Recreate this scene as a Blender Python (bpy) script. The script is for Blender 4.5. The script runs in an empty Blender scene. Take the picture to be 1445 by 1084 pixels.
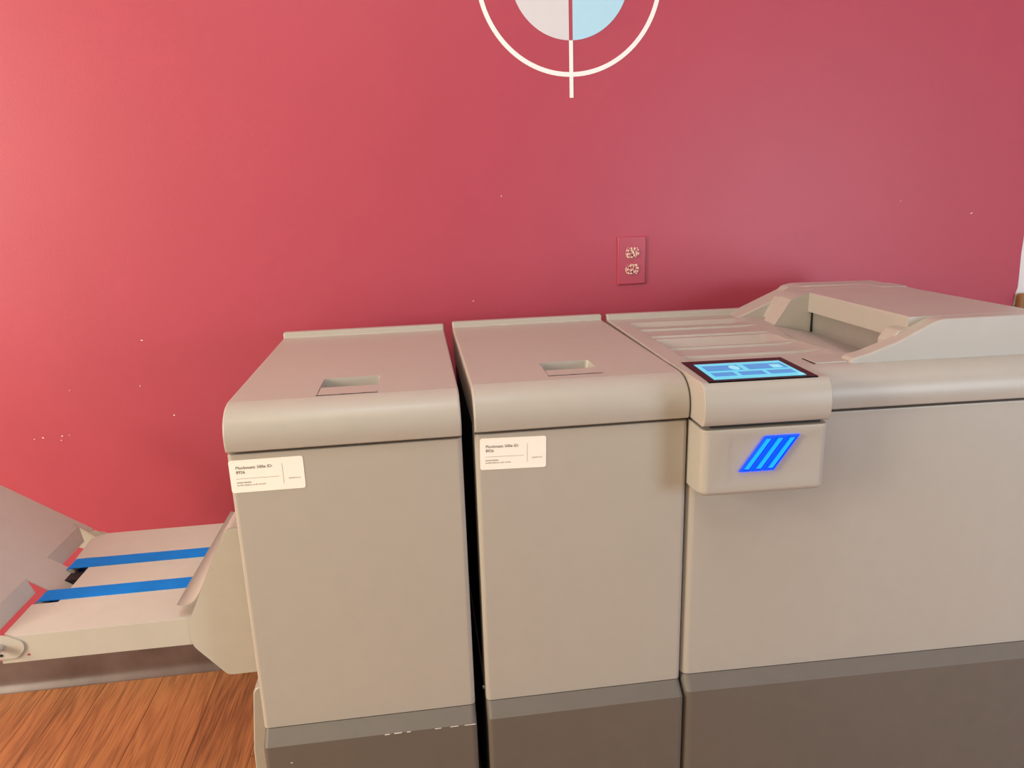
import bpy, bmesh, math, random
from mathutils import Vector, Matrix

S = bpy.context.scene
C = S.collection
random.seed(7)

# ---------------------------------------------------------------- camera
FPX = 1018.5185
cam_data = bpy.data.cameras.new('camera')
cam_data.sensor_fit = 'HORIZONTAL'
cam_data.sensor_width = 36.0
cam_data.lens = FPX / 1445.0 * 36.0
cam_data.shift_x = 0.0
cam_data.clip_start = 0.02
cam = bpy.data.objects.new('camera', cam_data)
C.objects.link(cam)
R0 = ((0.990364, 0.12162, 0.066233), (-0.134284, 0.960277, 0.244613), (-0.033853, -0.25115, 0.967356))
cm = Matrix(((R0[0][0], R0[0][2], -R0[0][1], 0.0),
             (R0[1][0], R0[1][2], -R0[1][1], -1.71167),
             (R0[2][0], R0[2][2], -R0[2][1], 1.14814),
             (0, 0, 0, 1)))
cam.matrix_world = cm
S.camera = cam

# ---------------------------------------------------------------- view, world, lights
S.view_settings.view_transform = 'Standard'
S.view_settings.look = 'None'
S.view_settings.gamma = 1.0
S.view_settings.use_curve_mapping = False
S.view_settings.exposure = -0.14

world = bpy.data.worlds.new('warm_ambient_fill')  # dim warm ambient fill added from all sides
S.world = world
world.use_nodes = True
wb = world.node_tree.nodes['Background']
wb.inputs[0].default_value = (1.0, 0.90, 0.52, 1)
wb.inputs[1].default_value = 0.04


def area(name, loc, target, sx, sy, power, col):
    l = bpy.data.lights.new(name, 'AREA')
    l.shape = 'RECTANGLE'
    l.size = sx
    l.size_y = sy
    l.energy = power
    l.color = col
    o = bpy.data.objects.new(name, l)
    C.objects.link(o)
    o.location = loc
    o.rotation_euler = (Vector(target) - Vector(loc)).to_track_quat('-Z', 'Y').to_euler()
    return o


area('left_fill_light', (-2.9, -1.6, 1.5), (-1.0, -0.3, 0.6), 1.2, 1.4, 154, (1.0, 0.91, 0.70))  # unseen lamp added as main light from the left; no window built
area('warm_tube_light', (-0.55, -1.85, 2.62), (-0.5, -1.75, 0.0), 0.9, 0.10, 10.5, (1.0, 0.84, 0.50))
area('top_fill_light', (-0.1, -1.2, 2.66), (-0.1, -1.1, 0.0), 0.6, 0.4, 11, (0.72, 0.90, 1.0))  # cool fill added to balance the cabinet tops; no ceiling fitting here
area('right_fill_light', (2.0, -2.45, 1.0), (1.25, -0.68, 0.65), 0.8, 0.9, 31, (0.76, 0.89, 1.0))  # fill added in mid-room to cool and brighten the right machine
area('upper_right_fill_light', (1.9, -1.5, 2.62), (1.4, -0.8, 0.6), 0.8, 0.8, 6, (1.0, 0.76, 0.95))  # tinted fill added for the wall at upper right
area('front_warm_fill', (-1.2, -3.9, 1.2), (-0.1, -0.7, 0.5), 1.0, 1.6, 9, (1.0, 0.84, 0.36))  # warm fill added for the fronts of the left cabinets


# ---------------------------------------------------------------- materials
def s2l(c):
    return tuple((x / 255 / 12.92) if x / 255 <= 0.04045 else ((x / 255 + 0.055) / 1.055) ** 2.4 for x in c)


def nodemat(name):
    m = bpy.data.materials.new(name)
    m.use_nodes = True
    nt = m.node_tree
    return m, nt, nt.nodes['Principled BSDF']


def N(nt, t, **kw):
    n = nt.nodes.new(t)
    for k, v in kw.items():
        setattr(n, k, v)
    return n


def plain(name, rgb, rough=0.5, metal=0.0, var=0.04, scale=30.0, bump=0.0, bscale=900.0, spec=0.5, coat=0.0):
    m, nt, b = nodemat(name)
    col = s2l(rgb)
    tc = N(nt, 'ShaderNodeTexCoord')
    nz = N(nt, 'ShaderNodeTexNoise')
    nz.inputs['Scale'].default_value = scale
    nz.inputs['Detail'].default_value = 4
    nt.links.new(tc.outputs['Object'], nz.inputs['Vector'])
    rp = N(nt, 'ShaderNodeValToRGB')
    rp.color_ramp.elements[0].position = 0.3
    rp.color_ramp.elements[1].position = 0.7
    rp.color_ramp.elements[0].color = tuple(c * (1 - var) for c in col) + (1,)
    rp.color_ramp.elements[1].color = tuple(min(1, c * (1 + var)) for c in col) + (1,)
    nt.links.new(nz.outputs['Fac'], rp.inputs['Fac'])
    nt.links.new(rp.outputs['Color'], b.inputs['Base Color'])
    b.inputs['Roughness'].default_value = rough
    b.inputs['Metallic'].default_value = metal
    b.inputs['Specular IOR Level'].default_value = spec
    b.inputs['Coat Weight'].default_value = coat
    if bump:
        n2 = N(nt, 'ShaderNodeTexNoise')
        n2.inputs['Scale'].default_value = bscale
        n2.inputs['Detail'].default_value = 2
        nt.links.new(tc.outputs['Object'], n2.inputs['Vector'])
        bp = N(nt, 'ShaderNodeBump')
        bp.inputs['Strength'].default_value = bump
        bp.inputs['Distance'].default_value = 0.001
        nt.links.new(n2.outputs['Fac'], bp.inputs['Height'])
        nt.links.new(bp.outputs['Normal'], b.inputs['Normal'])
    return m


def emit(name, rgb, strength, base=(10, 12, 20)):
    m, nt, b = nodemat(name)
    tc = N(nt, 'ShaderNodeTexCoord')
    nz = N(nt, 'ShaderNodeTexNoise')
    nz.inputs['Scale'].default_value = 60
    nt.links.new(tc.outputs['Object'], nz.inputs['Vector'])
    mx = N(nt, 'ShaderNodeMix', data_type='RGBA')
    c = s2l(rgb)
    mx.inputs[6].default_value = tuple(x * 0.88 for x in c) + (1,)
    mx.inputs[7].default_value = c + (1,)
    nt.links.new(nz.outputs['Fac'], mx.inputs[0])
    b.inputs['Base Color'].default_value = s2l(base) + (1,)
    nt.links.new(mx.outputs[2], b.inputs['Emission Color'])
    b.inputs['Emission Strength'].default_value = strength
    b.inputs['Roughness'].default_value = 0.25
    return m


PLASTIC = plain('beige_plastic', (178, 172, 165), 0.36, var=0.015, bump=0.05, bscale=1400, spec=0.38)
SHEET = plain('beige_sheet_metal', (192, 188, 181), 0.46, var=0.02, bump=0.04, bscale=1200, spec=0.25)
TAUPE = plain('taupe_plastic', (104, 97, 91), 0.5, var=0.03, bump=0.08, bscale=1200)
STEEL = plain('grey_steel', (168, 163, 158), 0.35, metal=0.35, var=0.03)
DARK = plain('dark_chassis_and_shade', (26, 24, 24), 0.6)  # also used for strips and blocks that stand in for shade
BLACK = plain('black_glass', (13, 11, 14), 0.25, var=0.02, spec=0.14)
BLACKRUB = plain('black_rubber', (18, 17, 18), 0.6)
BELT = plain('blue_belt', (0, 122, 218), 0.55, var=0.10, scale=14, spec=0.15)
PAPER = plain('label_paper', (255, 250, 244), 0.6, var=0.01)
INK = plain('label_ink', (60, 55, 55), 0.7)
INKGREY = plain('label_grey_ink', (150, 138, 128), 0.7)
VINYL_W = plain('white_paint', (246, 244, 246), 0.6, var=0.01)
VINYL_G = plain('pale_grey_paint', (216, 214, 222), 0.6, var=0.01)
VINYL_B = plain('pale_blue_paint', (176, 222, 248), 0.6, var=0.01)
WHITE = plain('white_wall_paint', (226, 224, 226), 0.7, var=0.01)
CEIL = plain('ceiling_paint', (235, 232, 226), 0.8, var=0.01)
SCREEN = emit('screen_cyan', (100, 226, 250), 1.0)
BTN = emit('screen_button_blue', (40, 158, 226), 1.0)
ICON = emit('screen_icon', (150, 240, 255), 1.0)
LED = emit('blue_light_lens', (0, 58, 255), 3.0, (0, 0, 20))
LEDHOT = emit('blue_light_core', (0, 124, 255), 3.0, (0, 0, 20))
LEDDARK = emit('blue_light_edge', (0, 8, 225), 1.5, (0, 0, 20))


def base_rubber():
    m, nt, b = nodemat('brown_rubber_base')
    tc = N(nt, 'ShaderNodeTexCoord')
    nz = N(nt, 'ShaderNodeTexNoise')
    nz.inputs['Scale'].default_value = 9
    nz.inputs['Detail'].default_value = 8
    nt.links.new(tc.outputs['Object'], nz.inputs['Vector'])
    rp = N(nt, 'ShaderNodeValToRGB')
    rp.color_ramp.elements[0].position = 0.35
    rp.color_ramp.elements[1].position = 0.7
    rp.color_ramp.elements[0].color = s2l((96, 78, 76)) + (1,)
    rp.color_ramp.elements[1].color = s2l((118, 100, 98)) + (1,)
    nt.links.new(nz.outputs['Fac'], rp.inputs['Fac'])
    nt.links.new(rp.outputs['Color'], b.inputs['Base Color'])
    b.inputs['Roughness'].default_value = 0.38
    return m


def wall_red():
    m, nt, b = nodemat('red_wall_paint')
    tc = N(nt, 'ShaderNodeTexCoord')
    nz = N(nt, 'ShaderNodeTexNoise')
    nz.inputs['Scale'].default_value = 5
    nz.inputs['Detail'].default_value = 8
    nz.inputs['Roughness'].default_value = 0.65
    nt.links.new(tc.outputs['Object'], nz.inputs['Vector'])
    rp = N(nt, 'ShaderNodeValToRGB')
    rp.color_ramp.elements[0].position = 0.3
    rp.color_ramp.elements[1].position = 0.72
    c = s2l(RED)
    rp.color_ramp.elements[0].color = tuple(x * 0.965 for x in c) + (1,)
    rp.color_ramp.elements[1].color = tuple(x * 1.03 for x in c) + (1,)
    nt.links.new(nz.outputs['Fac'], rp.inputs['Fac'])
    nt.links.new(rp.outputs['Color'], b.inputs['Base Color'])
    b.inputs['Roughness'].default_value = 0.48
    n2 = N(nt, 'ShaderNodeTexNoise')
    n2.inputs['Scale'].default_value = 240
    n2.inputs['Detail'].default_value = 3
    nt.links.new(tc.outputs['Object'], n2.inputs['Vector'])
    bp = N(nt, 'ShaderNodeBump')
    bp.inputs['Strength'].default_value = 0.10
    bp.inputs['Distance'].default_value = 0.002
    nt.links.new(n2.outputs['Fac'], bp.inputs['Height'])
    nt.links.new(bp.outputs['Normal'], b.inputs['Normal'])
    return m


def wood_floor():
    m, nt, b = nodemat('wood_plank_floor')
    tc = N(nt, 'ShaderNodeTexCoord')
    sep = N(nt, 'ShaderNodeSeparateXYZ')
    nt.links.new(tc.outputs['Object'], sep.inputs[0])
    # planks run along y, 0.1385 wide
    def mth(op, a, bv=None, c=None):
        n = N(nt, 'ShaderNodeMath', operation=op)
        for i, v in enumerate((a, bv, c)):
            if v is None:
                continue
            if isinstance(v, (int, float)):
                n.inputs[i].default_value = v
            else:
                nt.links.new(v, n.inputs[i])
        return n.outputs[0]
    u = mth('DIVIDE', mth('ADD', sep.outputs[0], 0.562 + 1.385), 0.1385)
    idx = mth('FLOOR', u)
    fr = mth('FRACT', u)
    edge = mth('MINIMUM', fr, mth('SUBTRACT', 1.0, fr))
    groove = mth('LESS_THAN', edge, 0.007)
    wn = N(nt, 'ShaderNodeTexWhiteNoise', noise_dimensions='1D')
    nt.links.new(idx, wn.inputs['W'])
    off = mth('MULTIPLY', wn.outputs['Value'], 17.0)
    # plank ends
    v = mth('DIVIDE', mth('ADD', sep.outputs[1], mth('MULTIPLY', wn.outputs['Value'], 0.9)), 0.92)
    fv = mth('FRACT', v)
    endg = mth('LESS_THAN', mth('MINIMUM', fv, mth('SUBTRACT', 1.0, fv)), 0.0012)
    groove = mth('MAXIMUM', groove, endg)
    # cathedral grain
    comb = N(nt, 'ShaderNodeCombineXYZ')
    nt.links.new(mth('MULTIPLY', sep.outputs[0], 14.0), comb.inputs[0])
    nt.links.new(mth('ADD', mth('MULTIPLY', sep.outputs[1], 1.6), off), comb.inputs[1])
    nt.links.new(off, comb.inputs[2])
    n1 = N(nt, 'ShaderNodeTexNoise')
    n1.inputs['Scale'].default_value = 1.1
    n1.inputs['Detail'].default_value = 2
    n1.inputs['Distortion'].default_value = 0.3
    nt.links.new(comb.outputs[0], n1.inputs['Vector'])
    rings = mth('FRACT', mth('MULTIPLY', n1.outputs['Fac'], 7.0))
    rings = mth('MULTIPLY', mth('ABSOLUTE', mth('SUBTRACT', rings, 0.5)), 2.0)
    comb2 = N(nt, 'ShaderNodeCombineXYZ')
    nt.links.new(mth('MULTIPLY', sep.outputs[0], 260.0), comb2.inputs[0])
    nt.links.new(mth('ADD', mth('MULTIPLY', sep.outputs[1], 9.0), off), comb2.inputs[1])
    n2 = N(nt, 'ShaderNodeTexNoise')
    n2.inputs['Scale'].default_value = 1.0
    n2.inputs['Detail'].default_value = 4
    nt.links.new(comb2.outputs[0], n2.inputs['Vector'])
    g = mth('ADD', mth('MULTIPLY', rings, 0.20), mth('MULTIPLY', n2.outputs['Fac'], 0.80))
    g = mth('ADD', g, mth('MULTIPLY', wn.outputs['Value'], 0.12))
    n3 = N(nt, 'ShaderNodeTexNoise')
    n3.inputs['Scale'].default_value = 0.55
    n3.inputs['Detail'].default_value = 5
    nt.links.new(comb.outputs[0], n3.inputs['Vector'])
    g = mth('ADD', g, mth('MULTIPLY', mth('SUBTRACT', n3.outputs['Fac'], 0.5), 0.55))
    rp = N(nt, 'ShaderNodeValToRGB')
    rp.color_ramp.elements[0].position = 0.2
    rp.color_ramp.elements[1].position = 0.85
    rp.color_ramp.elements[0].color = s2l((204, 150, 100)) + (1,)
    rp.color_ramp.elements[1].color = s2l((126, 84, 56)) + (1,)
    e = rp.color_ramp.elements.new(0.52)
    e.color = s2l((182, 126, 82)) + (1,)
    nt.links.new(g, rp.inputs['Fac'])
    mx = N(nt, 'ShaderNodeMix', data_type='RGBA')
    nt.links.new(groove, mx.inputs[0])
    nt.links.new(rp.outputs['Color'], mx.inputs[6])
    mx.inputs[7].default_value = s2l((112, 66, 40)) + (1,)
    nt.links.new(mx.outputs[2], b.inputs['Base Color'])
    b.inputs['Roughness'].default_value = 0.42
    bp = N(nt, 'ShaderNodeBump')
    bp.inputs['Strength'].default_value = 0.15
    bp.inputs['Distance'].default_value = 0.002
    nt.links.new(mth('MULTIPLY', g, -1.0), bp.inputs['Height'])
    nt.links.new(bp.outputs['Normal'], b.inputs['Normal'])
    return m


def chipped():
    m, nt, b = nodemat('chipped_red_paint')
    tc = N(nt, 'ShaderNodeTexCoord')
    nz = N(nt, 'ShaderNodeTexNoise')
    nz.inputs['Scale'].default_value = 260
    nz.inputs['Detail'].default_value = 3
    nz.inputs['Distortion'].default_value = 0.6
    nt.links.new(tc.outputs['Object'], nz.inputs['Vector'])
    rp = N(nt, 'ShaderNodeValToRGB')
    rp.color_ramp.interpolation = 'CONSTANT'
    rp.color_ramp.elements[0].color = s2l((240, 216, 190)) + (1,)
    rp.color_ramp.elements[1].position = 0.47
    rp.color_ramp.elements[1].color = s2l(RED) + (1,)
    nt.links.new(nz.outputs['Fac'], rp.inputs['Fac'])
    nt.links.new(rp.outputs['Color'], b.inputs['Base Color'])
    b.inputs['Roughness'].default_value = 0.45
    return m


RED = (179, 70, 90)
WALLRED = wall_red()
PLATERED = plain('red_outlet_paint', RED, 0.4, var=0.02)
CHIP = chipped()
FLOORMAT = wood_floor()
BASERUB = base_rubber()
WOODTRIM = plain('brown_wood_trim', (140, 98, 58), 0.45, var=0.12, scale=12)


# ---------------------------------------------------------------- mesh helpers
SMOOTH = []


def obj(name, bm, mat, parent=None, smooth=True, angle=35):
    bmesh.ops.recalc_face_normals(bm, faces=bm.faces[:])
    me = bpy.data.meshes.new(name)
    bm.to_mesh(me)
    bm.free()
    mats = mat if isinstance(mat, (list, tuple)) else [mat]
    n_smooth = smooth
    for m in mats:
        me.materials.append(m)
    if smooth:
        for p in me.polygons:
            p.use_smooth = True
        me.set_sharp_from_angle(angle=math.radians(angle))
    o = bpy.data.objects.new(name, me)
    C.objects.link(o)
    if parent:
        o.parent = parent
    if n_smooth:
        SMOOTH.append(o)
    return o


def thing(name, label, cat, loc=(0, 0, 0), rot=(0, 0, 0), group=None):
    o = bpy.data.objects.new(name, None)
    o.empty_display_size = 0.1
    C.objects.link(o)
    o.location = loc
    o.rotation_euler = rot
    o['label'] = label
    o['category'] = cat
    if group:
        o['group'] = group
    return o


def struct(name, bm, mat, **kw):
    o = obj(name, bm, mat, **kw)
    o['kind'] = 'structure'
    return o


def box(bm, x0, x1, y0, y1, z0, z1):
    vs = [bm.verts.new(p) for p in ((x0, y0, z0), (x1, y0, z0), (x1, y1, z0), (x0, y1, z0),
                                    (x0, y0, z1), (x1, y0, z1), (x1, y1, z1), (x0, y1, z1))]
    for f in ((0, 3, 2, 1), (4, 5, 6, 7), (0, 1, 5, 4), (1, 2, 6, 5), (2, 3, 7, 6), (3, 0, 4, 7)):
        bm.faces.new([vs[i] for i in f])
    return vs


def prism(bm, pts, axis, a, b):
    """pts: 2-D profile; axis: extrusion axis; a,b its bounds."""
    def P(p, t):
        if axis == 'x':
            return (t, p[0], p[1])
        if axis == 'y':
            return (p[0], t, p[1])
        return (p[0], p[1], t)
    va = [bm.verts.new(P(p, a)) for p in pts]
    vb = [bm.verts.new(P(p, b)) for p in pts]
    n = len(pts)
    fs = [bm.faces.new(va[::-1]), bm.faces.new(vb)]
    for i in range(n):
        fs.append(bm.faces.new((va[i], va[(i + 1) % n], vb[(i + 1) % n], vb[i])))
    return fs


def bevel(bm, test, w, seg=3):
    bmesh.ops.recalc_face_normals(bm, faces=bm.faces[:])
    es = [e for e in bm.edges if test(e.verts[0].co, e.verts[1].co)]
    if es:
        bmesh.ops.bevel(bm, geom=es, offset=w, segments=seg, profile=0.5, affect='EDGES', clamp_overlap=True)


def sharp_bevel(bm, w, seg=2, ang=30, test=None):
    bmesh.ops.recalc_face_normals(bm, faces=bm.faces[:])
    es = [e for e in bm.edges if len(e.link_faces) == 2 and e.calc_face_angle(0) > math.radians(ang)
          and (test is None or test(e.verts[0].co, e.verts[1].co))]
    if es:
        bmesh.ops.bevel(bm, geom=es, offset=w, segments=seg, profile=0.5, affect='EDGES', clamp_overlap=True)


def near(a, b, t=1e-5):
    return abs(a - b) < t


def cut(o, bm):
    """subtract bm from the mesh of o (applied at once)."""
    bmesh.ops.recalc_face_normals(bm, faces=bm.faces[:])
    me = bpy.data.meshes.new('cutter')
    bm.to_mesh(me)
    bm.free()
    c = bpy.data.objects.new('cutter', me)
    C.objects.link(c)
    if o.parent:
        c.parent = o.parent
    md = o.modifiers.new('cut', 'BOOLEAN')
    md.operation = 'DIFFERENCE'
    md.solver = 'EXACT'
    md.object = c
    bpy.context.view_layer.update()
    dg = bpy.context.evaluated_depsgraph_get()
    new = bpy.data.meshes.new_from_object(o.evaluated_get(dg))
    o.modifiers.clear()
    old = o.data
    o.data = new
    new.name = old.name
    bpy.data.meshes.remove(old)
    bpy.data.objects.remove(c)
    bpy.data.meshes.remove(me)
    for p in new.polygons:
        p.use_smooth = True
    new.set_sharp_from_angle(angle=math.radians(35))


def tube(bm, p0, p1, r0, r1=None, n=20):
    r1 = r0 if r1 is None else r1
    p0, p1 = Vector(p0), Vector(p1)
    d = (p1 - p0).normalized()
    a = d.orthogonal().normalized()
    b = d.cross(a)
    A = [bm.verts.new(p0 + (a * math.cos(t) + b * math.sin(t)) * r0) for t in [2 * math.pi * i / n for i in range(n)]]
    B = [bm.verts.new(p1 + (a * math.cos(t) + b * math.sin(t)) * r1) for t in [2 * math.pi * i / n for i in range(n)]]
    bm.faces.new(A[::-1])
    bm.faces.new(B)
    for i in range(n):
        bm.faces.new((A[i], A[(i + 1) % n], B[(i + 1) % n], B[i]))


def rrect(x0, x1, z0, z1, r, n=5):
    pts = []
    for cx, cz, s in ((x1 - r, z0 + r, -90), (x1 - r, z1 - r, 0), (x0 + r, z1 - r, 90), (x0 + r, z0 + r, 180)):
        for i in range(n + 1):
            a = math.radians(s + 90 * i / n)
            pts.append((cx + r * math.cos(a), cz + r * math.sin(a)))
    return pts


def round_poly(pts, rad, n=4):
    """round the corners of a polygon; rad: one radius per corner."""
    out = []
    m = len(pts)
    for i in range(m):
        p, a, b = Vector(pts[i]), Vector(pts[i - 1]), Vector(pts[(i + 1) % m])
        r = rad[i] if isinstance(rad, (list, tuple)) else rad
        if r <= 0:
            out.append(tuple(p))
            continue
        u, v = (a - p).normalized(), (b - p).normalized()
        s, e = p + u * r, p + v * r
        for k in range(n + 1):
            t = k / n
            q = s * (1 - t) ** 2 + p * 2 * t * (1 - t) + e * t * t
            out.append(tuple(q))
    return out


def text_bm(body, size, x, z, y):
    cu = bpy.data.curves.new('text', 'FONT')
    cu.body = body
    cu.size = size
    cu.extrude = 0.00012
    cu.resolution_u = 3
    o = bpy.data.objects.new('text', cu)
    C.objects.link(o)
    bpy.context.view_layer.update()
    dg = bpy.context.evaluated_depsgraph_get()
    me = bpy.data.meshes.new_from_object(o.evaluated_get(dg))
    bpy.data.objects.remove(o)
    bm = bmesh.new()
    bm.from_mesh(me)
    bpy.data.meshes.remove(me)
    for v in bm.verts:
        v.co = Vector((v.co.x + x, y - v.co.z, v.co.y + z))
    return bm


def join(bms):
    out = bmesh.new()
    for b in bms:
        me = bpy.data.meshes.new('tmp')
        b.to_mesh(me)
        b.free()
        out.from_mesh(me)
        bpy.data.meshes.remove(me)
    return out


# ---------------------------------------------------------------- the setting
XE = 1.566  # right end of the red paint
bm = bmesh.new()
box(bm, -3.0, 3.2, -4.2, 0.0, -0.05, 0.0)
struct('floor', bm, FLOORMAT, smooth=False)

bm = bmesh.new()
edge = [(XE, 0.0), (XE, 0.80), (1.562, 0.815), (1.563, 0.835), (1.565, 0.855), (1.570, 0.872), (1.569, 0.90),
        (1.566, 0.96), (1.567, 1.01), (1.566, 1.1), (1.566, 2.7)]
prism(bm, [(-3.0, 0.0)] + edge + [(-3.0, 2.7)], 'y', 0.0, 0.10)
wall = struct('wall_back', bm, WALLRED, smooth=False)

bm = bmesh.new()
prism(bm, edge + [(3.2, 2.7), (3.2, 0.0)], 'y', 0.0005, 0.10)
struct('wall_back_right', bm, WHITE, smooth=False)
bm = bmesh.new()
box(bm, 1.564, 3.2, -0.022, 0.0, 0.0, 0.857)
sharp_bevel(bm, 0.008, 3)
struct('trim_1', bm, WOODTRIM)
bm = bmesh.new()
box(bm, -3.1, -3.0, -4.2, 0.10, 0.0, 2.7)
struct('wall_left', bm, WHITE, smooth=False)
bm = bmesh.new()
box(bm, 3.2, 3.3, -4.2, 0.10, 0.0, 2.7)
struct('wall_right', bm, WHITE, smooth=False)
bm = bmesh.new()
box(bm, -3.1, 3.3, -4.2, 0.10, 2.7, 2.8)
struct('ceiling', bm, CEIL, smooth=False)

# cove baseboard with its foot curving out on to the floor
bm = bmesh.new()
prof = [(0.0, 0.0), (-0.0175, 0.0), (-0.0178, 0.002), (-0.0155, 0.006), (-0.0115, 0.0105), (-0.0075, 0.0155),
        (-0.0052, 0.021), (-0.0044, 0.028), (-0.0040, 0.075), (-0.0030, 0.0805), (0.0, 0.0815)]
prism(bm, prof, 'x', -3.0, 1.564)
struct('baseboard_back', bm, BASERUB, angle=50)

# chips in the wall paint
bm = bmesh.new()
for x, z, a, b, t in ((0.131, 0.911, .0022, .0010, .6), (-0.627, 0.861, .0026, .0011, 0), (-0.876, 0.647, .0020, .0015, -.5),
                   (-0.8345, 0.648, .0018, .0016, 0), (-0.895, 0.645, .0012, .0011, 0), (-0.819, 0.649, .0010, .0010, 0),
                   (-0.838, 0.638, .0013, .0009, 0), (1.409, 1.068, .0032, .0010, .35), (0.207, 1.15, .0012, .0010, 0),
                   (-0.647, 0.755, .0011, .0017, 0), (-0.583, 0.680, .0021, .0012, -.8), (1.21, 1.105, .0009, .0009, 0),
                   (-0.80, 0.755, .0007, .0009, 0)):
    pts = []
    for i in range(9):
        q = 2 * math.pi * i / 9
        r = random.uniform(.75, 1.2)
        px, pz = a * r * math.cos(q), b * r * math.sin(q)
        pts.append((x + px * math.cos(t) - pz * math.sin(t), z + px * math.sin(t) + pz * math.cos(t)))
    prism(bm, pts, 'y', -0.0004, 0.001)
o = struct('paint_chip', bm, VINYL_W, smooth=False)
o.parent = wall

# ---------------------------------------------------------------- wall emblem (printer's registration mark)
CX, CZ, RO, RI = 0.3757, 1.6130, 0.2084, 0.1329
dec = thing('wall_decal', 'white ring around a split white and pale blue disc on the red wall', 'wall decal', (CX, 0, CZ))
HW = 0.0043


def half_disc(s):
    pts = []
    n = 40
    a0 = math.acos(HW / RI)
    for i in range(n + 1):
        a = -a0 + 2 * a0 * i / n
        pts.append((s * RI * math.cos(a), RI * math.sin(a)))
    b = bmesh.new()
    prism(b, pts, 'y', -0.0008, 0.0)
    return b


h = obj('half_disc', half_disc(-1), VINYL_G, dec, smooth=False)
h['label'] = 'whitish left half disc'
h = obj('half_disc', half_disc(1), VINYL_B, dec, smooth=False)
h['label'] = 'pale blue right half disc'
bm = bmesh.new()
n = 120
rw = 0.0098
ring = []
for r, y in ((RO, -0.0008), (RO - rw, -0.0008), (RO - rw, 0.0), (RO, 0.0)):
    ring.append([bm.verts.new((r * math.cos(2 * math.pi * i / n), y, r * math.sin(2 * math.pi * i / n))) for i in range(n)])
for k in range(4):
    A, B = ring[k], ring[(k + 1) % 4]
    for i in range(n):
        bm.faces.new((A[i], A[(i + 1) % n], B[(i + 1) % n], B[i]))
obj('ring', bm, VINYL_W, dec, smooth=False)
bm = bmesh.new()
box(bm, -HW, HW, -0.0010, 0.0, 1.3604 - CZ, -RI)
obj('stem', bm, VINYL_W, dec, smooth=False)

# ---------------------------------------------------------------- painted-over power outlet
out = thing('power_outlet', 'duplex wall outlet painted over in red with chipped paint, above the machines', 'outlet', (0.5182, 0, 0.9886))
bm = bmesh.new()
vs = box(bm, -0.035, 0.035, -0.0058, 0.0, -0.057, 0.057)
bevel(bm, lambda a, b: near(a.y, -0.0058) and near(b.y, -0.0058), 0.004, 3)
plate = obj('cover_plate', bm, PLATERED, out)
bm = bmesh.new()
tube(bm, (0, -0.0068, 0), (0, -0.004, 0), 0.003, n=14)
obj('screw', bm, PLATERED, out)


def receptacle(zc):
    b = bmesh.new()
    pts = []
    for i in range(33):
        a = 2 * math.pi * i / 32
        pts.append((0.0172 * math.cos(a), max(-0.0125, min(0.0125, 0.0172 * math.sin(a))) + zc))
    pts = pts[:-1]
    ded = []
    for p in pts:
        if not ded or (Vector(p) - Vector(ded[-1])).length > 1e-5:
            ded.append(p)
    prism(b, ded, 'y', -0.0082, -0.004)
    r = obj('receptacle', b, CHIP, out)
    r['label'] = 'receptacle with red paint chipped down to ivory'
    b = bmesh.new()
    box(b, -0.0070, -0.0052, -0.0085, -0.0080, zc - 0.001, zc + 0.0065)
    box(b, 0.0052, 0.0068, -0.0085, -0.0080, zc - 0.001, zc + 0.0055)
    tube(b, (0, -0.0085, zc - 0.0068), (0, -0.0080, zc - 0.0068), 0.0024, n=14)
    obj('socket_slots', b, BLACKRUB, r, smooth=False)


receptacle(0.0195)
receptacle(-0.0195)

# ---------------------------------------------------------------- machine modules
DEP = 0.5466
LIPZ, SEAM = 0.8077, 0.341


def lid_profile(front_extra=()):
    return [(0.030, LIPZ), (-0.0030, LIPZ), (-0.0052, 0.8095), (-0.0066, 0.818), (-0.0070, 0.828), (-0.0055, 0.838),
            (-0.0015, 0.848), (0.0050, 0.8565), (0.0140, 0.8635), (0.0245, 0.8683), (0.0345, 0.8705), (0.0365, 0.8706),
            (0.0385, 0.8716), (0.528, 0.8748), (0.5300, 0.8765), (0.5310, 0.8845), (0.5330, 0.8860), (DEP, 0.8860), (DEP, LIPZ)]


def base_mesh(x0, x1, zs, z0=0.0, r=0.009, dep=DEP):
    b = bmesh.new()
    zt = zs - 0.0015
    prism(b, [(0.0, zt), (-0.0220, zt - 0.0180), (-0.0220, z0), (dep, z0), (dep, zt)], 'x', x0, x1)
    bevel(b, lambda p, q: near(p.x, q.x) and p.y < 0.01 and q.y < 0.01 and not near(p.z, q.z), r, 3)
    return b


def panel_mesh(x0, x1, zs, zt, r=0.008, y0=0.0):
    b = bmesh.new()
    box(b, x0, x1, y0, y0 + 0.05, zs, zt)
    bevel(b, lambda p, q: near(p.x, q.x) and near(p.y, y0) and near(q.y, y0), r, 4)
    sharp_bevel(b, 0.003, 2, 40, lambda p, q: near(p.z, zt) and near(q.z, zt) and p.y < y0 + 0.045 and q.y < y0 + 0.045)
    return b


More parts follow.
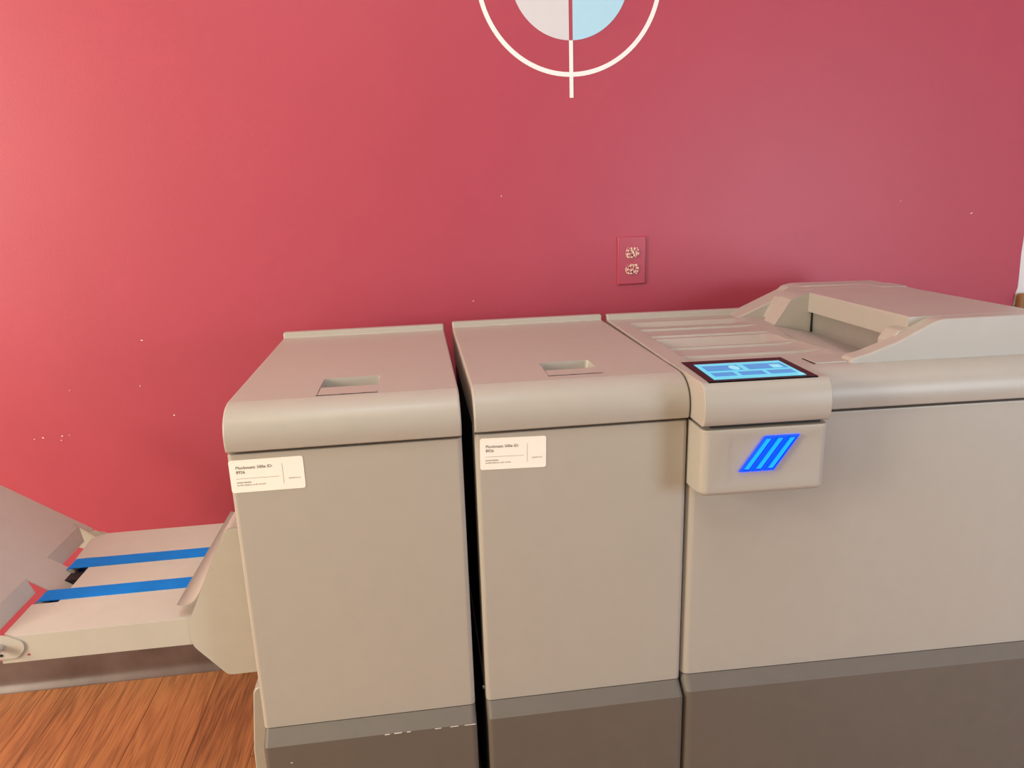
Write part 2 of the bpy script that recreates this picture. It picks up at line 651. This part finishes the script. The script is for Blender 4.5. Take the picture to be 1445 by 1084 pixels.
def asset_label(parent, quad_x, quad_z, w, h, rotdeg, kind):
    # quad_x, quad_z: bottom left corner in the parent's frame
    L = bmesh.new()
    prism(L, rrect(0, w, 0, h, 0.0035, 4), 'y', -0.0006, 0.0)
    lab = obj('asset_label', L, PAPER, parent, smooth=False)
    lab['label'] = 'small cream paper sticker printed with the machine ID'
    lab.location = (quad_x, 0.0, quad_z)
    lab.rotation_euler = (0, math.radians(rotdeg), 0)
    k = w / 0.105
    y = -0.0007
    bms = [text_bm('Plockmatic 500e ID:', 0.0064 * k, 0.0090 * k, 0.0362 * k, y),
           text_bm('8926', 0.0064 * k, 0.0090 * k, 0.0292 * k, y),
           text_bm('Auction Number', 0.0030 * k, 0.0085 * k, 0.0146 * k, y)]
    o = obj('printed_text', join(bms), INK, lab, smooth=False)
    b2 = [text_bm('SN 985 706/SP J21-A 871-127-041', 0.0029 * k, 0.0085 * k, 0.0103 * k, y),
          text_bm('8mW91T1w1S', 0.0027 * k, 0.0825 * k, 0.0163 * k, y)]
    r = bmesh.new()
    box(r, 0.0085 * k, 0.069 * k, y - 0.0001, y + 0.0003, 0.0212 * k, 0.02165 * k)
    box(r, 0.0745 * k, 0.07495 * k, y - 0.0001, y + 0.0003, 0.0098 * k, 0.041 * k)
    b2.append(r)
    obj('fine_print', join(b2), INKGREY, lab, smooth=False)
    return lab


def module(label, loc, rot, w, rx0, rx1, ry0, rym, ry1, rad, lab):
    t = thing('finishing_machine', label, 'machine', loc, rot)
    obj('base', base_mesh(0.0, w, SEAM), TAUPE, t)
    obj('front_panel', panel_mesh(0.0, w, SEAM, 0.8033), PLASTIC, t)
    b = bmesh.new()
    box(b, 0.003, w - 0.003, 0.05, DEP - 0.004, SEAM - 0.001, LIPZ + 0.001)
    box(b, 0.006, w - 0.006, 0.012, 0.05, 0.795, LIPZ + 0.001)
    obj('chassis', b, DARK, t, smooth=False)
    b = bmesh.new()
    prism(b, lid_profile(), 'x', 0.0, w)
    bevel(b, lambda p, q: near(p.x, q.x) and (near(p.x, 0) or near(p.x, w)) and not (near(p.z, LIPZ) and near(q.z, LIPZ))
          and not (near(p.y, DEP) and near(q.y, DEP)), 0.0045, 3)
    lid = obj('lid', b, PLASTIC, t, angle=40)
    # grip pocket in the lid: sloping back wall, open under the flap
    b = bmesh.new()
    x0, x1, y0, y1 = rx0, rx1, ry0, ry1
    top = [(x0, y0), (x1, y0), (x1 + 0.001, y1), (x0 - 0.001, y1)]
    bot = [(x0 + .006, y0 + 0.004), (x1 - .006, y0 + 0.004), (x1 - 0.008, y1 - 0.012), (x0 + 0.008, y1 - 0.012)]
    vt = [b.verts.new((p[0], p[1], 0.90)) for p in top]
    vb = [b.verts.new((p[0], p[1], 0.838)) for p in bot]
    b.faces.new(vt)
    b.faces.new(vb[::-1])
    for i in range(4):
        b.faces.new((vt[i], vb[i], vb[(i + 1) % 4], vt[(i + 1) % 4]))
    bevel(b, lambda p, q: abs(p.z - q.z) > 0.01 and p.y > (y0 + y1) / 2, rad, 4)
    cut(lid, b)
    # latch flap that covers the front half of the pocket
    b = bmesh.new()
    fz = 0.8718
    prism(b, [(ry0 + 0.0030, fz - 0.004), (ry0 + 0.0030, fz), (rym, fz - 0.0002), (rym, fz - 0.0042)], 'x', rx0 + 0.0035, rx1 - 0.003)
    sharp_bevel(b, 0.0010, 2)
    f = obj('latch_flap', b, PLASTIC, lid)
    b = bmesh.new()
    n = 9
    pts = [(rx0 + 0.0015, ry0 + 0.0004)]
    top_pts = []
    for i in range(n + 1):
        xa = rx0 + 0.0015 + i * (rx1 - rx0 - 0.003) / n
        top_pts.append((xa, ry0 + 0.0032 + 0.0007 * ((i * 5) % 3 - 1)))
    prism(b, [(rx0 + 0.0015, ry0 + 0.0002), (rx1 - 0.0015, ry0 + 0.0002)] + top_pts[::-1], 'z', fz - 0.02, fz + 0.0002)
    sl = obj('latch_slit_shade', b, DARK, lid, smooth=False)  # solid dark strip drawn where the slit lies in shade
    sl['label'] = 'dark strip standing in for the shaded slit along the front of the latch flap'
    asset_label(t, *lab)
    return t, lid


YF = -0.6883
m1, lid1 = module('beige cabinet leftmost of the three, nearest the low tray with blue belts', (-0.2893, YF, 0.0), (0, 0.0030, 0), 0.3385,
                  0.125, 0.220, 0.0405, 0.091, 0.152, 0.002, (0.0015, 0.7447, 0.1045, 0.0497, -0.0, 1))
m2, lid2 = module('beige cabinet in the middle, between leftmost cabinet and the touchscreen machine', (0.0670, YF, 0.0025), (0, 0.0045, 0), 0.3325,
                  0.122, 0.214, 0.0585, 0.100, 0.159, 0.007, (0.0062, 0.7470, 0.1010, 0.0500, 1.5, 2))

# scuffs on the left cabinet's base
for x, z, l in ((0.19, .3160, .008), (0.205, .3162, .012), (0.225, .3161, .006), (0.27, .3158, .010), (0.295, .3160, .013), (0.318, .3158, .018),
                (0.04, .285, .003)):
    b = bmesh.new()
    box(b, x, x + l, -0.0224, -0.0215, z + .004, z + .004 + random.uniform(.0006, .0013))
    o = obj('scuff_mark', b, VINYL_W, m1, smooth=False)
    o['label'] = 'pale scratch on the dark base'

# pale disc added for the bright speck of a hole beside the middle cabinet
b = bmesh.new()
tube(b, (-0.003, 0.03, 0.345), (0.0, 0.03, 0.345), 0.003, n=12)
obj('bright_speck', b, STEEL, m2)

# lower side box of the left cabinet, behind its front panel
b = bmesh.new()
pts = [(-0.0310, 0.350), (-0.0345, 0.343), (-0.0465, 0.228), (-0.0472, 0.19), (-0.0475, 0.003), (0.003, 0.003), (0.003, 0.357), (-0.020, 0.357)]
prism(b, pts, 'y', 0.0885, 0.46)
sharp_bevel(b, 0.003, 3, 40)
o = obj('side_cover', b, PLASTIC, m1)
b = bmesh.new()
tube(b, (-0.026, 0.0855, 0.205), (-0.026, 0.0885, 0.205), 0.0035, n=12)
obj('bolt', b, STEEL, o)

# ---------------------------------------------------------------- delivery conveyor at the left
YA, YB_ = -0.604, -0.237
cv = thing('delivery_tray', 'low beige output tray with two blue belts, fixed left of the cabinets', 'output tray', (-0.48, -0.42, 0.45))
co = Vector(cv.location)


def shift(b):
    for v in b.verts:
        v.co -= co
    return b


ZT = 0.501
b = bmesh.new()
# deck outline with notches for the belts' rollers and for the stop plate's tongue
outl = [(-0.672, YA), (-0.688, -0.596), (-0.688, -0.508), (-0.646, -0.508), (-0.646, -0.345), (-0.686, -0.345), (-0.692, -0.262), (-0.676, YB_), (-0.294, YB_), (-0.294, YA)]
prism(b, outl, 'z', ZT - 0.002, ZT)
# front flange and back flange
prism(b, [(-0.694, 0.454), (-0.294, 0.453), (-0.294, ZT - 0.0005), (-0.672, ZT - 0.0005), (-0.694, 0.494)], 'y', YA - 0.0012, YA + 0.0012)
prism(b, [(-0.690, 0.454), (-0.294, 0.453), (-0.294, ZT - 0.0005), (-0.676, ZT - 0.0005)], 'y', YB_ - 0.0012, YB_ + 0.0012)
deck = obj('tray_deck', shift(b), SHEET, cv)
b = bmesh.new()
tube(b, (-0.6535, YA - 0.02, 0.4655), (-0.6535, YA + 0.02, 0.4655), 0.0027, n=16)
cut(deck, shift(b))

for ya, yb in ((-0.386, -0.3495), (-0.5015, -0.4655)):
    b = bmesh.new()
    prof = []
    r = 0.0095
    for i in range(13):
        a = math.radians(90 + 180 * i / 12)
        prof.append((-0.679 + r * math.cos(a), ZT + 0.0015 - r + r * math.sin(a)))
    prof = [(-0.31, ZT + 0.0015)] + prof + [(-0.31, ZT + 0.0015 - 2 * r)]
    inner = [(x + (0.0012 if x < -0.4 and i > 0 else 0), z + (-0.0014 if z > ZT - r + 0.001 else 0.0014)) for i, (x, z) in enumerate(prof)]
    prism(b, prof + inner[::-1], 'y', ya, yb)
    obj('conveyor_belt', shift(b), BELT, cv)
    b = bmesh.new()
    tube(b, (-0.679, ya - 0.002, ZT + 0.0015 - r), (-0.679, yb + 0.002, ZT + 0.0015 - r), r - 0.0016, n=24)
    obj('roller', shift(b), STEEL, cv)
b = bmesh.new()
box(b, -0.685, -0.560, -0.415, -0.3865, 0.462, 0.493)  # dark blocks added so the notches beside the belts look shaded
box(b, -0.685, -0.560, -0.515, -0.5022, 0.462, 0.495)
box(b, -0.668, -0.560, -0.515, -0.332, 0.462, 0.466)
box(b, -0.644, -0.560, -0.515, -0.332, 0.466, 0.495)
obj('belt_frame_and_shade', shift(b), DARK, cv, smooth=False)

# front side plate that carries the tray
b = bmesh.new()
pts = [(-0.2945, 0.391), (-0.345, 0.391), (-0.3550, 0.3915), (-0.4030, 0.452), (-0.4040, 0.495), (-0.3300, 0.6490), (-0.3190, 0.6525), (-0.2945, 0.653)]
pts = round_poly(pts, [0, 0, 0.006, 0.008, 0.008, 0.007, 0.002, 0])
prism(b, pts, 'y', YA - 0.0045, YA - 0.0020)
obj('side_plate', shift(b), SHEET, cv)
b = bmesh.new()
prism(b, pts, 'y', YB_ + 0.0015, YB_ + 0.0040)
obj('side_plate', shift(b), SHEET, cv)

# deflector chute curling out over the belts
prof = [(-0.4200, 0.5265), (-0.4165, 0.5243), (-0.4100, 0.5232), (-0.4030, 0.5238), (-0.3965, 0.5262), (-0.3910, 0.5305), (-0.3858, 0.5365),
        (-0.3805, 0.5440), (-0.3735, 0.5570), (-0.3525, 0.6000), (-0.3310, 0.6440), (-0.3255, 0.6495), (-0.3180, 0.6515), (-0.2950, 0.6520)]
inn = []
for i, p in enumerate(prof):
    a = Vector(prof[max(0, i - 1)])
    c = Vector(prof[min(len(prof) - 1, i + 1)])
    d = (c - a).normalized()
    inn.append((p[0] - d.y * 0.0016, p[1] + d.x * 0.0016))
b = bmesh.new()
prism(b, prof + inn[::-1], 'y', YA + 0.0005, YB_ - 0.002)
obj('deflector', shift(b), PLASTIC, cv, angle=50)

# sloping stop plate with two cut-outs
th = math.atan2(0.112, 0.155)
p0 = Vector((-0.700, 0, 0.509))
ds = Vector((-math.cos(th), 0, math.sin(th)))
dn = Vector((math.sin(th), 0, math.cos(th)))
stop_pts = [(0.0, -0.226), (0.0, -0.240), (0.0265, -0.242), (0.0240, -0.375), (-0.0600, -0.375), (-0.0600, -0.4565), (0.0240, -0.4550), (0.0250, -0.578),
            (-0.004, -0.588), (-0.004, -0.601), (0.34, -0.601), (0.34, -0.231)]
b = bmesh.new()
va = [b.verts.new(p0 + ds * s + Vector((0, y, 0))) for s, y in stop_pts]
vb = [b.verts.new(p0 + ds * s + Vector((0, y, 0)) - dn * 0.002) for s, y in stop_pts]
b.faces.new(va)
b.faces.new(vb[::-1])
for i in range(len(va)):
    j = (i + 1) % len(va)
    b.faces.new((va[i], vb[i], vb[j], va[j]))
stop = obj('stop_plate', shift(b), SHEET, cv, smooth=False)
for (sa, ya, yb, ta, tb) in ((0.0255, -0.3745, -0.2425, -0.374, -0.262), (0.0248, -0.577, -0.4555, -0.577, -0.462)):
    b = bmesh.new()
    s3 = p0 + ds * sa
    dd = (-ds * 0.80 - dn * 0.38).normalized()
    L = 0.030
    q = [s3 + Vector((0, ya, 0)), s3 + Vector((0, yb, 0)), s3 + dd * L + Vector((0, tb, 0)), s3 + dd * L + Vector((0, ta, 0))]
    nrm = (q[1] - q[0]).cross(q[2] - q[0]).normalized() * 0.0015
    A = [b.verts.new(v) for v in q]
    B = [b.verts.new(v - nrm) for v in q]
    b.faces.new(A)
    b.faces.new(B[::-1])
    for i in range(4):
        j = (i + 1) % 4
        b.faces.new((A[i], B[i], B[j], A[j]))
    obj('bent_flange', shift(b), SHEET, stop, smooth=False)

# back arm and front arm of the stop plate
arm = round_poly([(-0.80, 0.545), (-0.80, 0.57), (-0.700, 0.5075), (-0.676, 0.5025), (-0.657, 0.4905), (-0.6560, 0.478), (-0.668, 0.4635), (-0.70, 0.4625), (-0.80, 0.50)],
                 [0, 0, 0.004, 0.003, 0.006, 0.006, 0.006, 0.004, 0])
for ya, yb in ((YA - 0.0040, YA - 0.0016), (YB_ + 0.0016, YB_ + 0.0045)):
    b = bmesh.new()
    prism(b, arm, 'y', ya, yb)
    obj('hinge_arm', shift(b), SHEET, cv)
b = bmesh.new()
pts = [(-0.728, 0.531), (-0.697, 0.5025), (-0.690, 0.498), (-0.674, 0.5015), (-0.690, 0.512), (-0.700, 0.5080)]
prism(b, pts, 'y', -0.2425, -0.2395)
obj('corner_bracket', shift(b), SHEET, cv)
b = bmesh.new()
tube(b, (-0.691, YA - 0.0035, 0.4855), (-0.691, YA - 0.020, 0.4855), 0.0062, n=22)
kn = obj('thumb_screw', shift(b), PLASTIC, cv)
b = bmesh.new()
tube(b, (-0.691, YA - 0.0195, 0.4855), (-0.691, YA - 0.0206, 0.4855), 0.0048, n=20)
tube(b, (-0.692, YA - 0.0030, 0.4705), (-0.692, YA - 0.0050, 0.4705), 0.0024, n=14)
o = obj('socket_head', shift(b), BLACKRUB, kn)

# ---------------------------------------------------------------- booklet maker with touchscreen (right)
W3 = 0.80
t3 = thing('booklet_maker', 'wide beige machine with a lit touchscreen and three glowing blue slanted bars', 'machine', (0.4115, YF, 0), (0, 0.0075, -0.020))
SE3, X0 = 0.3490, -0.0110
obj('base', base_mesh(X0, W3, SE3, z0=0.008, r=0.014), TAUPE, t3)
fp = obj('front_panel', panel_mesh(X0, W3, SE3, 0.8030, 0.014), PLASTIC, t3)
b = bmesh.new()
box(b, X0 + 0.004, W3 - 0.004, 0.05, DEP - 0.004, SE3 - 0.001, LIPZ + 0.001)
box(b, X0 + 0.02, W3 - 0.006, 0.012, 0.05, 0.795, LIPZ + 0.001)
obj('chassis', b, DARK, t3, smooth=False)
b = bmesh.new()
pr = lid_profile()
prism(b, pr, 'x', X0 - 0.002, W3)
bevel(b, lambda p, q: near(p.x, q.x) and (near(p.x, X0 - 0.002)) and not (near(p.z, LIPZ) and near(q.z, LIPZ))
      and not (near(p.y, DEP) and near(q.y, DEP)), 0.0050, 3)
lid3 = obj('lid', b, PLASTIC, t3, angle=40)
b = bmesh.new()
box(b, -0.05, 0.1865, -0.05, 0.0985, 0.78, 0.92)
cut(lid3, b)
b = bmesh.new()
box(b, 0.018, 0.430, 0.104, 0.490, 0.835, 0.92)
cut(lid3, b)

# ribbed deck set into the lid
ROWS = [(0.100, .8720), (0.1045, .8715), (0.110, .8670), (0.150, .8662), (0.1518, .8698), (0.157, .8699), (0.2225, .8660), (0.2242, .8696), (0.230, .8694),
        (0.240, .8660), (0.262, .8600), (0.278, .8592), (0.299, .8722), (0.304, .8726), (0.320, .8704), (0.3218, .8738), (0.327, .8737), (0.396, .8702),
        (0.3978, .8737), (0.404, .8735), (0.440, .8695), (0.463, .8660), (0.466, .8660), (0.478, .8742), (0.4935, .8745)]


def flat_z(y):
    return 0.8719 + 0.0032 * (y - 0.10) / 0.43


def endx(y):
    # the ribs stop a little earlier in the middle of the deck
    return 0.272 + 0.012 * abs(y - 0.30) / 0.2


b = bmesh.new()
us = [0.0, 0.004, 0.012, 0.10, 0.5, 0.86, 0.90, 0.93, 0.96, 0.98, 1.0]
grid = []
for y, z in ROWS:
    row = []
    row.append(b.verts.new((0.0165, y, flat_z(y))))
    for u in us:
        x = 0.022 + (endx(y) - 0.022) * u
        if 0.235 < y < 0.31:
            x = 0.022 + (0.262 - 0.022) * u
        k = min(1, u / 0.012)
        k = min(k, max(0, 1 - max(0, (u - 0.86)) / 0.14) ** 0.7 if u > 0.86 else 1)
        row.append(b.verts.new((x, y, flat_z(y) + (z - flat_z(y)) * k)))
    # run-out towards the exit slot
    zz = flat_z(y)
    row.append(b.verts.new((0.300, y, zz)))
    if y < 0.40:
        row.append(b.verts.new((0.345, y, zz - 0.010)))
        row.append(b.verts.new((0.400, y, zz - 0.022)))
    else:
        row.append(b.verts.new((0.345, y, zz)))
        row.append(b.verts.new((0.400, y, zz)))
    grid.append(row)
for j in range(len(grid) - 1):
    for i in range(len(grid[0]) - 1):
        b.faces.new((grid[j][i], grid[j][i + 1], grid[j + 1][i + 1], grid[j + 1][i]))
obj('ribbed_deck', b, PLASTIC, t3, angle=22)
b = bmesh.new()
vs = [(0.303, 0.383, 0.8738), (0.392, 0.386, 0.8548), (0.392, 0.10, 0.8520), (0.318, 0.100, 0.8690), (0.288, 0.150, 0.8730), (0.272, 0.24, 0.8738)]
q = [b.verts.new(v) for v in vs]
q2 = [b.verts.new((v[0], v[1], v[2] - 0.004)) for v in vs]
b.faces.new(q)
b.faces.new(q2[::-1])
for i in range(len(q)):
    j = (i + 1) % len(q)
    b.faces.new((q[i], q2[i], q2[j], q[j]))
o = obj('exit_plate', b, STEEL, t3, smooth=False)
o['label'] = 'grey metal sheet in front of the exit slot'

# raised cover over the exit slot: front wing, hood, back wing
XR = 0.612
b = bmesh.new()
wing = round_poly([(0.262, 0.866), (0.272, 0.8790), (0.296, 0.8850), (0.345, 0.9020), (0.414, 0.9365), (XR, 0.9375), (XR, 0.866)],
                  [0, 0.004, 0.006, 0, 0.012, 0.006, 0])
prism(b, wing, 'y', 0.0375, 0.0660)
sharp_bevel(b, 0.0035, 3, 30, lambda p, q: near(p.y, q.y) and near(p.y, 0.0375))
front_wing = b
b = bmesh.new()
hood = [(0.380, 0.898), (0.380, 0.9345), (0.3825, 0.9370), (XR - 0.004, 0.9375), (XR, 0.934), (XR, 0.866), (0.395, 0.846), (0.395, 0.898)]
prism(b, hood, 'y', 0.0655, 0.392)
hood_b = b
b = bmesh.new()
bw = round_poly([(0.262, 0.872), (0.290, 0.8835), (0.3880, 0.9270), (0.3960, 0.9345), (0.418, 0.9392), (XR + 0.006, 0.9375), (XR + 0.006, 0.866), (0.262, 0.866)],
                [0, 0.006, 0.004, 0.005, 0.008, 0.006, 0, 0])
prism(b, bw, 'y', 0.482, DEP - 0.002)
sharp_bevel(b, 0.0035, 3, 30, lambda p, q: near(p.y, q.y))
bw_b = b
b = bmesh.new()
pil = [(0.303, 0.850), (0.306, 0.8690), (0.341, 0.9235), (0.3475, 0.9265), (0.380, 0.9370), (XR, 0.9372), (XR, 0.850)]
prism(b, pil, 'y', 0.3865, 0.440)
sharp_bevel(b, 0.003, 2, 30, lambda p, q: near(p.y, q.y) and near(p.y, .3865) is False)
pil_b = b
b = bmesh.new()
pil2 = [(0.325, 0.866), (0.333, 0.885), (0.352, 0.9190), (0.385, 0.9372), (XR, 0.9373), (XR, 0.866)]
prism(b, pil2, 'y', 0.438, 0.484)
pil2_b = b
b = bmesh.new()
toe = [(0.345, 0.850), (0.349, 0.900), (0.362, 0.916), (0.384, 0.920), (0.384, 0.850)]
prism(b, toe, 'y', 0.060, 0.098)
sharp_bevel(b, 0.004, 3, 25)
toe_b = b
b = bmesh.new()
prism(b, [(0.560, 0.425), (XR + 0.006, 0.415), (XR + 0.012, 0.44), (XR + 0.006, 0.484), (0.56, 0.484)], 'z', 0.90, 0.9385)
sharp_bevel(b, 0.003, 2, 40)
tip_b = b
cover = obj('top_cover', join([tip_b, front_wing, hood_b, bw_b, pil_b, pil2_b, toe_b]), PLASTIC, t3, angle=30)
b = bmesh.new()
prism(b, [(0.3915, 0.850), (0.3895, 0.899), (0.3925, 0.899), (0.3945, 0.850)], 'y', 0.100, 0.383)
o = obj('exit_flap', b, STEEL, cover, smooth=False)
o['label'] = 'grey flap closing the slot under the hood'
b = bmesh.new()
prism(b, [(0.385, 0.8495), (0.385, 0.8525), (0.396, 0.8525), (0.396, 0.8495)], 'y', 0.100, 0.386)
prism(b, [(0.387, 0.8495), (0.387, 0.898), (0.396, 0.898), (0.396, 0.8495)], 'y', 0.3830, 0.3864)
obj('slot_shade_strip', b, DARK, cover, smooth=False)  # dark strips put in for shade below and beside the flap
# small service hatch beside the screen
b = bmesh.new()
box(b, 0.211, 0.292, 0.0435, 0.0815, 0.8710, 0.8738)
sharp_bevel(b, 0.001, 2)
obj('hatch', b, PLASTIC, t3)
b = bmesh.new()
box(b, 0.2075, 0.2115, 0.0425, 0.0825, 0.8705, 0.8724)
obj('hatch_gap', b, DARK, t3, smooth=False)

# control module that stands proud of the front
MX0, MX1 = -0.0128, 0.1835
prof = [(0.0975, LIPZ + 0.002), (-0.054, LIPZ + 0.002), (-0.0585, 0.8125), (-0.0610, 0.822), (-0.0618, 0.833), (-0.0610, 0.845), (-0.0585, 0.855),
        (-0.0545, 0.8640), (-0.0495, 0.8700), (-0.0440, 0.8730), (-0.038, 0.8740), (0.0950, 0.8745), (0.0975, 0.873)]
b = bmesh.new()
prism(b, prof, 'x', MX0, MX1)
bevel(b, lambda p, q: near(p.x, q.x) and near(p.x, MX0) and p.y < 0.0970 and q.y < 0.0970 and not (near(p.z, LIPZ + .002) and near(q.z, LIPZ + .002)), 0.009, 4)
bevel(b, lambda p, q: near(p.x, q.x) and near(p.x, MX1) and p.y < 0.0970 and q.y < 0.0970 and not (near(p.z, LIPZ + .002) and near(q.z, LIPZ + .002)), 0.006, 3)
ml = obj('control_housing', b, PLASTIC, t3, angle=45)
b = bmesh.new()
box(b, 0.004, MX1 - 0.008, -0.045, 0.05, LIPZ - 0.006, LIPZ + 0.003)
obj('housing_gap', b, DARK, t3, smooth=False)
b = bmesh.new()
MY = -0.0580
box(b, MX0, MX1 + 0.0005, MY, 0.02, 0.6985, 0.8040)
bevel(b, lambda p, q: near(p.y, MY) and near(q.y, MY) and near(p.x, q.x), 0.012, 4)
bevel(b, lambda p, q: near(p.z, q.z) and near(p.z, 0.6985) and p.y < 0.019 and q.y < 0.019, 0.008, 3)
bevel(b, lambda p, q: near(p.z, q.z) and near(p.z, 0.8040) and p.y < 0.019 and q.y < 0.019, 0.0025, 2)
mb = obj('indicator_housing', b, PLASTIC, t3, angle=45)
b = bmesh.new()
fx0, fx1, fz0, fz1 = 0.022, 0.172, 0.7165, 0.7950
d1 = 0.0034
vt = [b.verts.new((x, MY - 0.002, z)) for x, z in ((fx0, fz0), (fx1, fz0), (fx1, fz1), (fx0, fz1))]
vm = [b.verts.new((x, MY, z)) for x, z in ((fx0, fz0), (fx1, fz0), (fx1, fz1), (fx0, fz1))]
vb = [b.verts.new((x, MY + d1, z)) for x, z in ((fx0 + .009, fz0 + .009), (fx1 - .009, fz0 + .009), (fx1 - .009, fz1 - .006), (fx0 + .009, fz1 - .006))]
b.faces.new(vt)
b.faces.new(vb[::-1])
for A, B in ((vt, vm), (vm, vb)):
    for i in range(4):
        j = (i + 1) % 4
        b.faces.new((A[i], B[i], B[j], A[j]))
cut(mb, b)
# three slanted glowing bars
FY = MY + d1
for i, (bl, br, tl, tr) in enumerate((((1043.8, 664.7), (1057.3, 663.8), (1077.6, 609.8), (1090.6, 609.3)),
                                      ((1060.0, 663.8), (1073.5, 662.4), (1092.9, 608.9), (1106.8, 608.4)),
                                      ((1076.7, 662.9), (1089.7, 661.5), (1108.6, 608.0), (1123.5, 607.1)))):
    xs = (0.0462 + 0.0187 * i, 0.0462 + 0.0187 * i + 0.0158)
    zb, zt = 0.7355, 0.7970
    sh = 0.0388
    zb2, zt2 = 0.7350, 0.7905
    b = bmesh.new()
    def quad(x0, x1, za, zb_, y):
        f = lambda z: sh * (z - zb2) / (zt2 - zb2)
        return [b.verts.new((x0 + f(za), y, za)), b.verts.new((x1 + f(za), y, za)), b.verts.new((x1 + f(zb_), y, zb_)), b.verts.new((x0 + f(zb_), y, zb_))]
    A = quad(xs[0], xs[1], zb2, zt2, FY)
    B = quad(xs[0] + 0.0008, xs[1] - 0.0008, zb2 + .001, zt2 - .001, FY - 0.0050)
    D_ = quad(xs[0] + 0.0030, xs[1] - 0.0034, zb2 + .0035, zt2 - .0035, FY - 0.0050)
    E_ = quad(xs[0] + 0.0036, xs[1] - 0.0042, zb2 + .0045, zt2 - .0045, FY - 0.0036)
    b.faces.new(A[::-1])
    for P_, Q_, mi in ((A, B, 0), (B, D_, 0), (D_, E_, 2)):
        for k in range(4):
            j = (k + 1) % 4
            f = b.faces.new((P_[k], P_[j], Q_[j], Q_[k]))
            f.material_index = mi
    f = b.faces.new(E_)
    f.material_index = 1
    o = obj('light_bar', b, [LED, LEDHOT, LEDDARK], mb, smooth=False)
    o['label'] = 'glowing blue slanted bar'

# touchscreen
zs = 0.8745
b = bmesh.new()
prism(b, [(-0.0020, -0.0440), (0.1675, -0.0440), (0.1735, 0.0880), (0.0020, 0.0880)], 'z', zs - 0.003, zs + 0.0008)
bez = obj('touchscreen', b, BLACK, t3, smooth=False)
bez['label'] = 'black framed touch panel lit in cyan'
b = bmesh.new()


def scr(u, v):
    # u 0..1 left to right, v 0..1 front to back on the lit area
    xa, xb = 0.0095 + (0.1535 - 0.0095) * u, 0.0145 + (0.1580 - 0.0145) * u
    return (xa + (xb - xa) * v, -0.0360 + 0.1000 * v)


def patch(u0, u1, v0, v1, z, mi, slant=0.0):
    f = b.faces.new([b.verts.new(scr(u, v) + (z,)) for u, v in ((u0, v0), (u1, v0), (u1, v1), (u0, v1))])
    f.material_index = mi


zz = zs + 0.0012
patch(0, 1, 0, 1, zz, 0)
for u0, u1, v0, v1 in ((0.05, 0.455, 0.50, 0.84), (0.52, 0.965, 0.50, 0.84), (0.05, 0.30, 0.17, 0.40), (0.35, 0.625, 0.17, 0.40), (0.67, 0.95, 0.17, 0.40)):
    patch(u0, u1, v0, v1, zz + 0.0003, 1)
pts = [scr(0.385 + 0.055 * math.cos(a), 0.66 + 0.15 * math.sin(a)) + (zz + 0.0006,) for a in [2 * math.pi * i / 14 for i in range(14)]]
b.faces.new([b.verts.new(p) for p in pts]).material_index = 2
patch(0.80, 0.915, 0.53, 0.74, zz + 0.0006, 2)
patch(0.935, 0.995, 0.02, 0.13, zz + 0.0006, 2)
obj('lit_display', b, [SCREEN, BTN, ICON], bez, smooth=False)

# even shading over the rounded edges
for o in SMOOTH:
    w = o.modifiers.new('weighted_normal', 'WEIGHTED_NORMAL')
    w.keep_sharp = True
    w.weight = 90
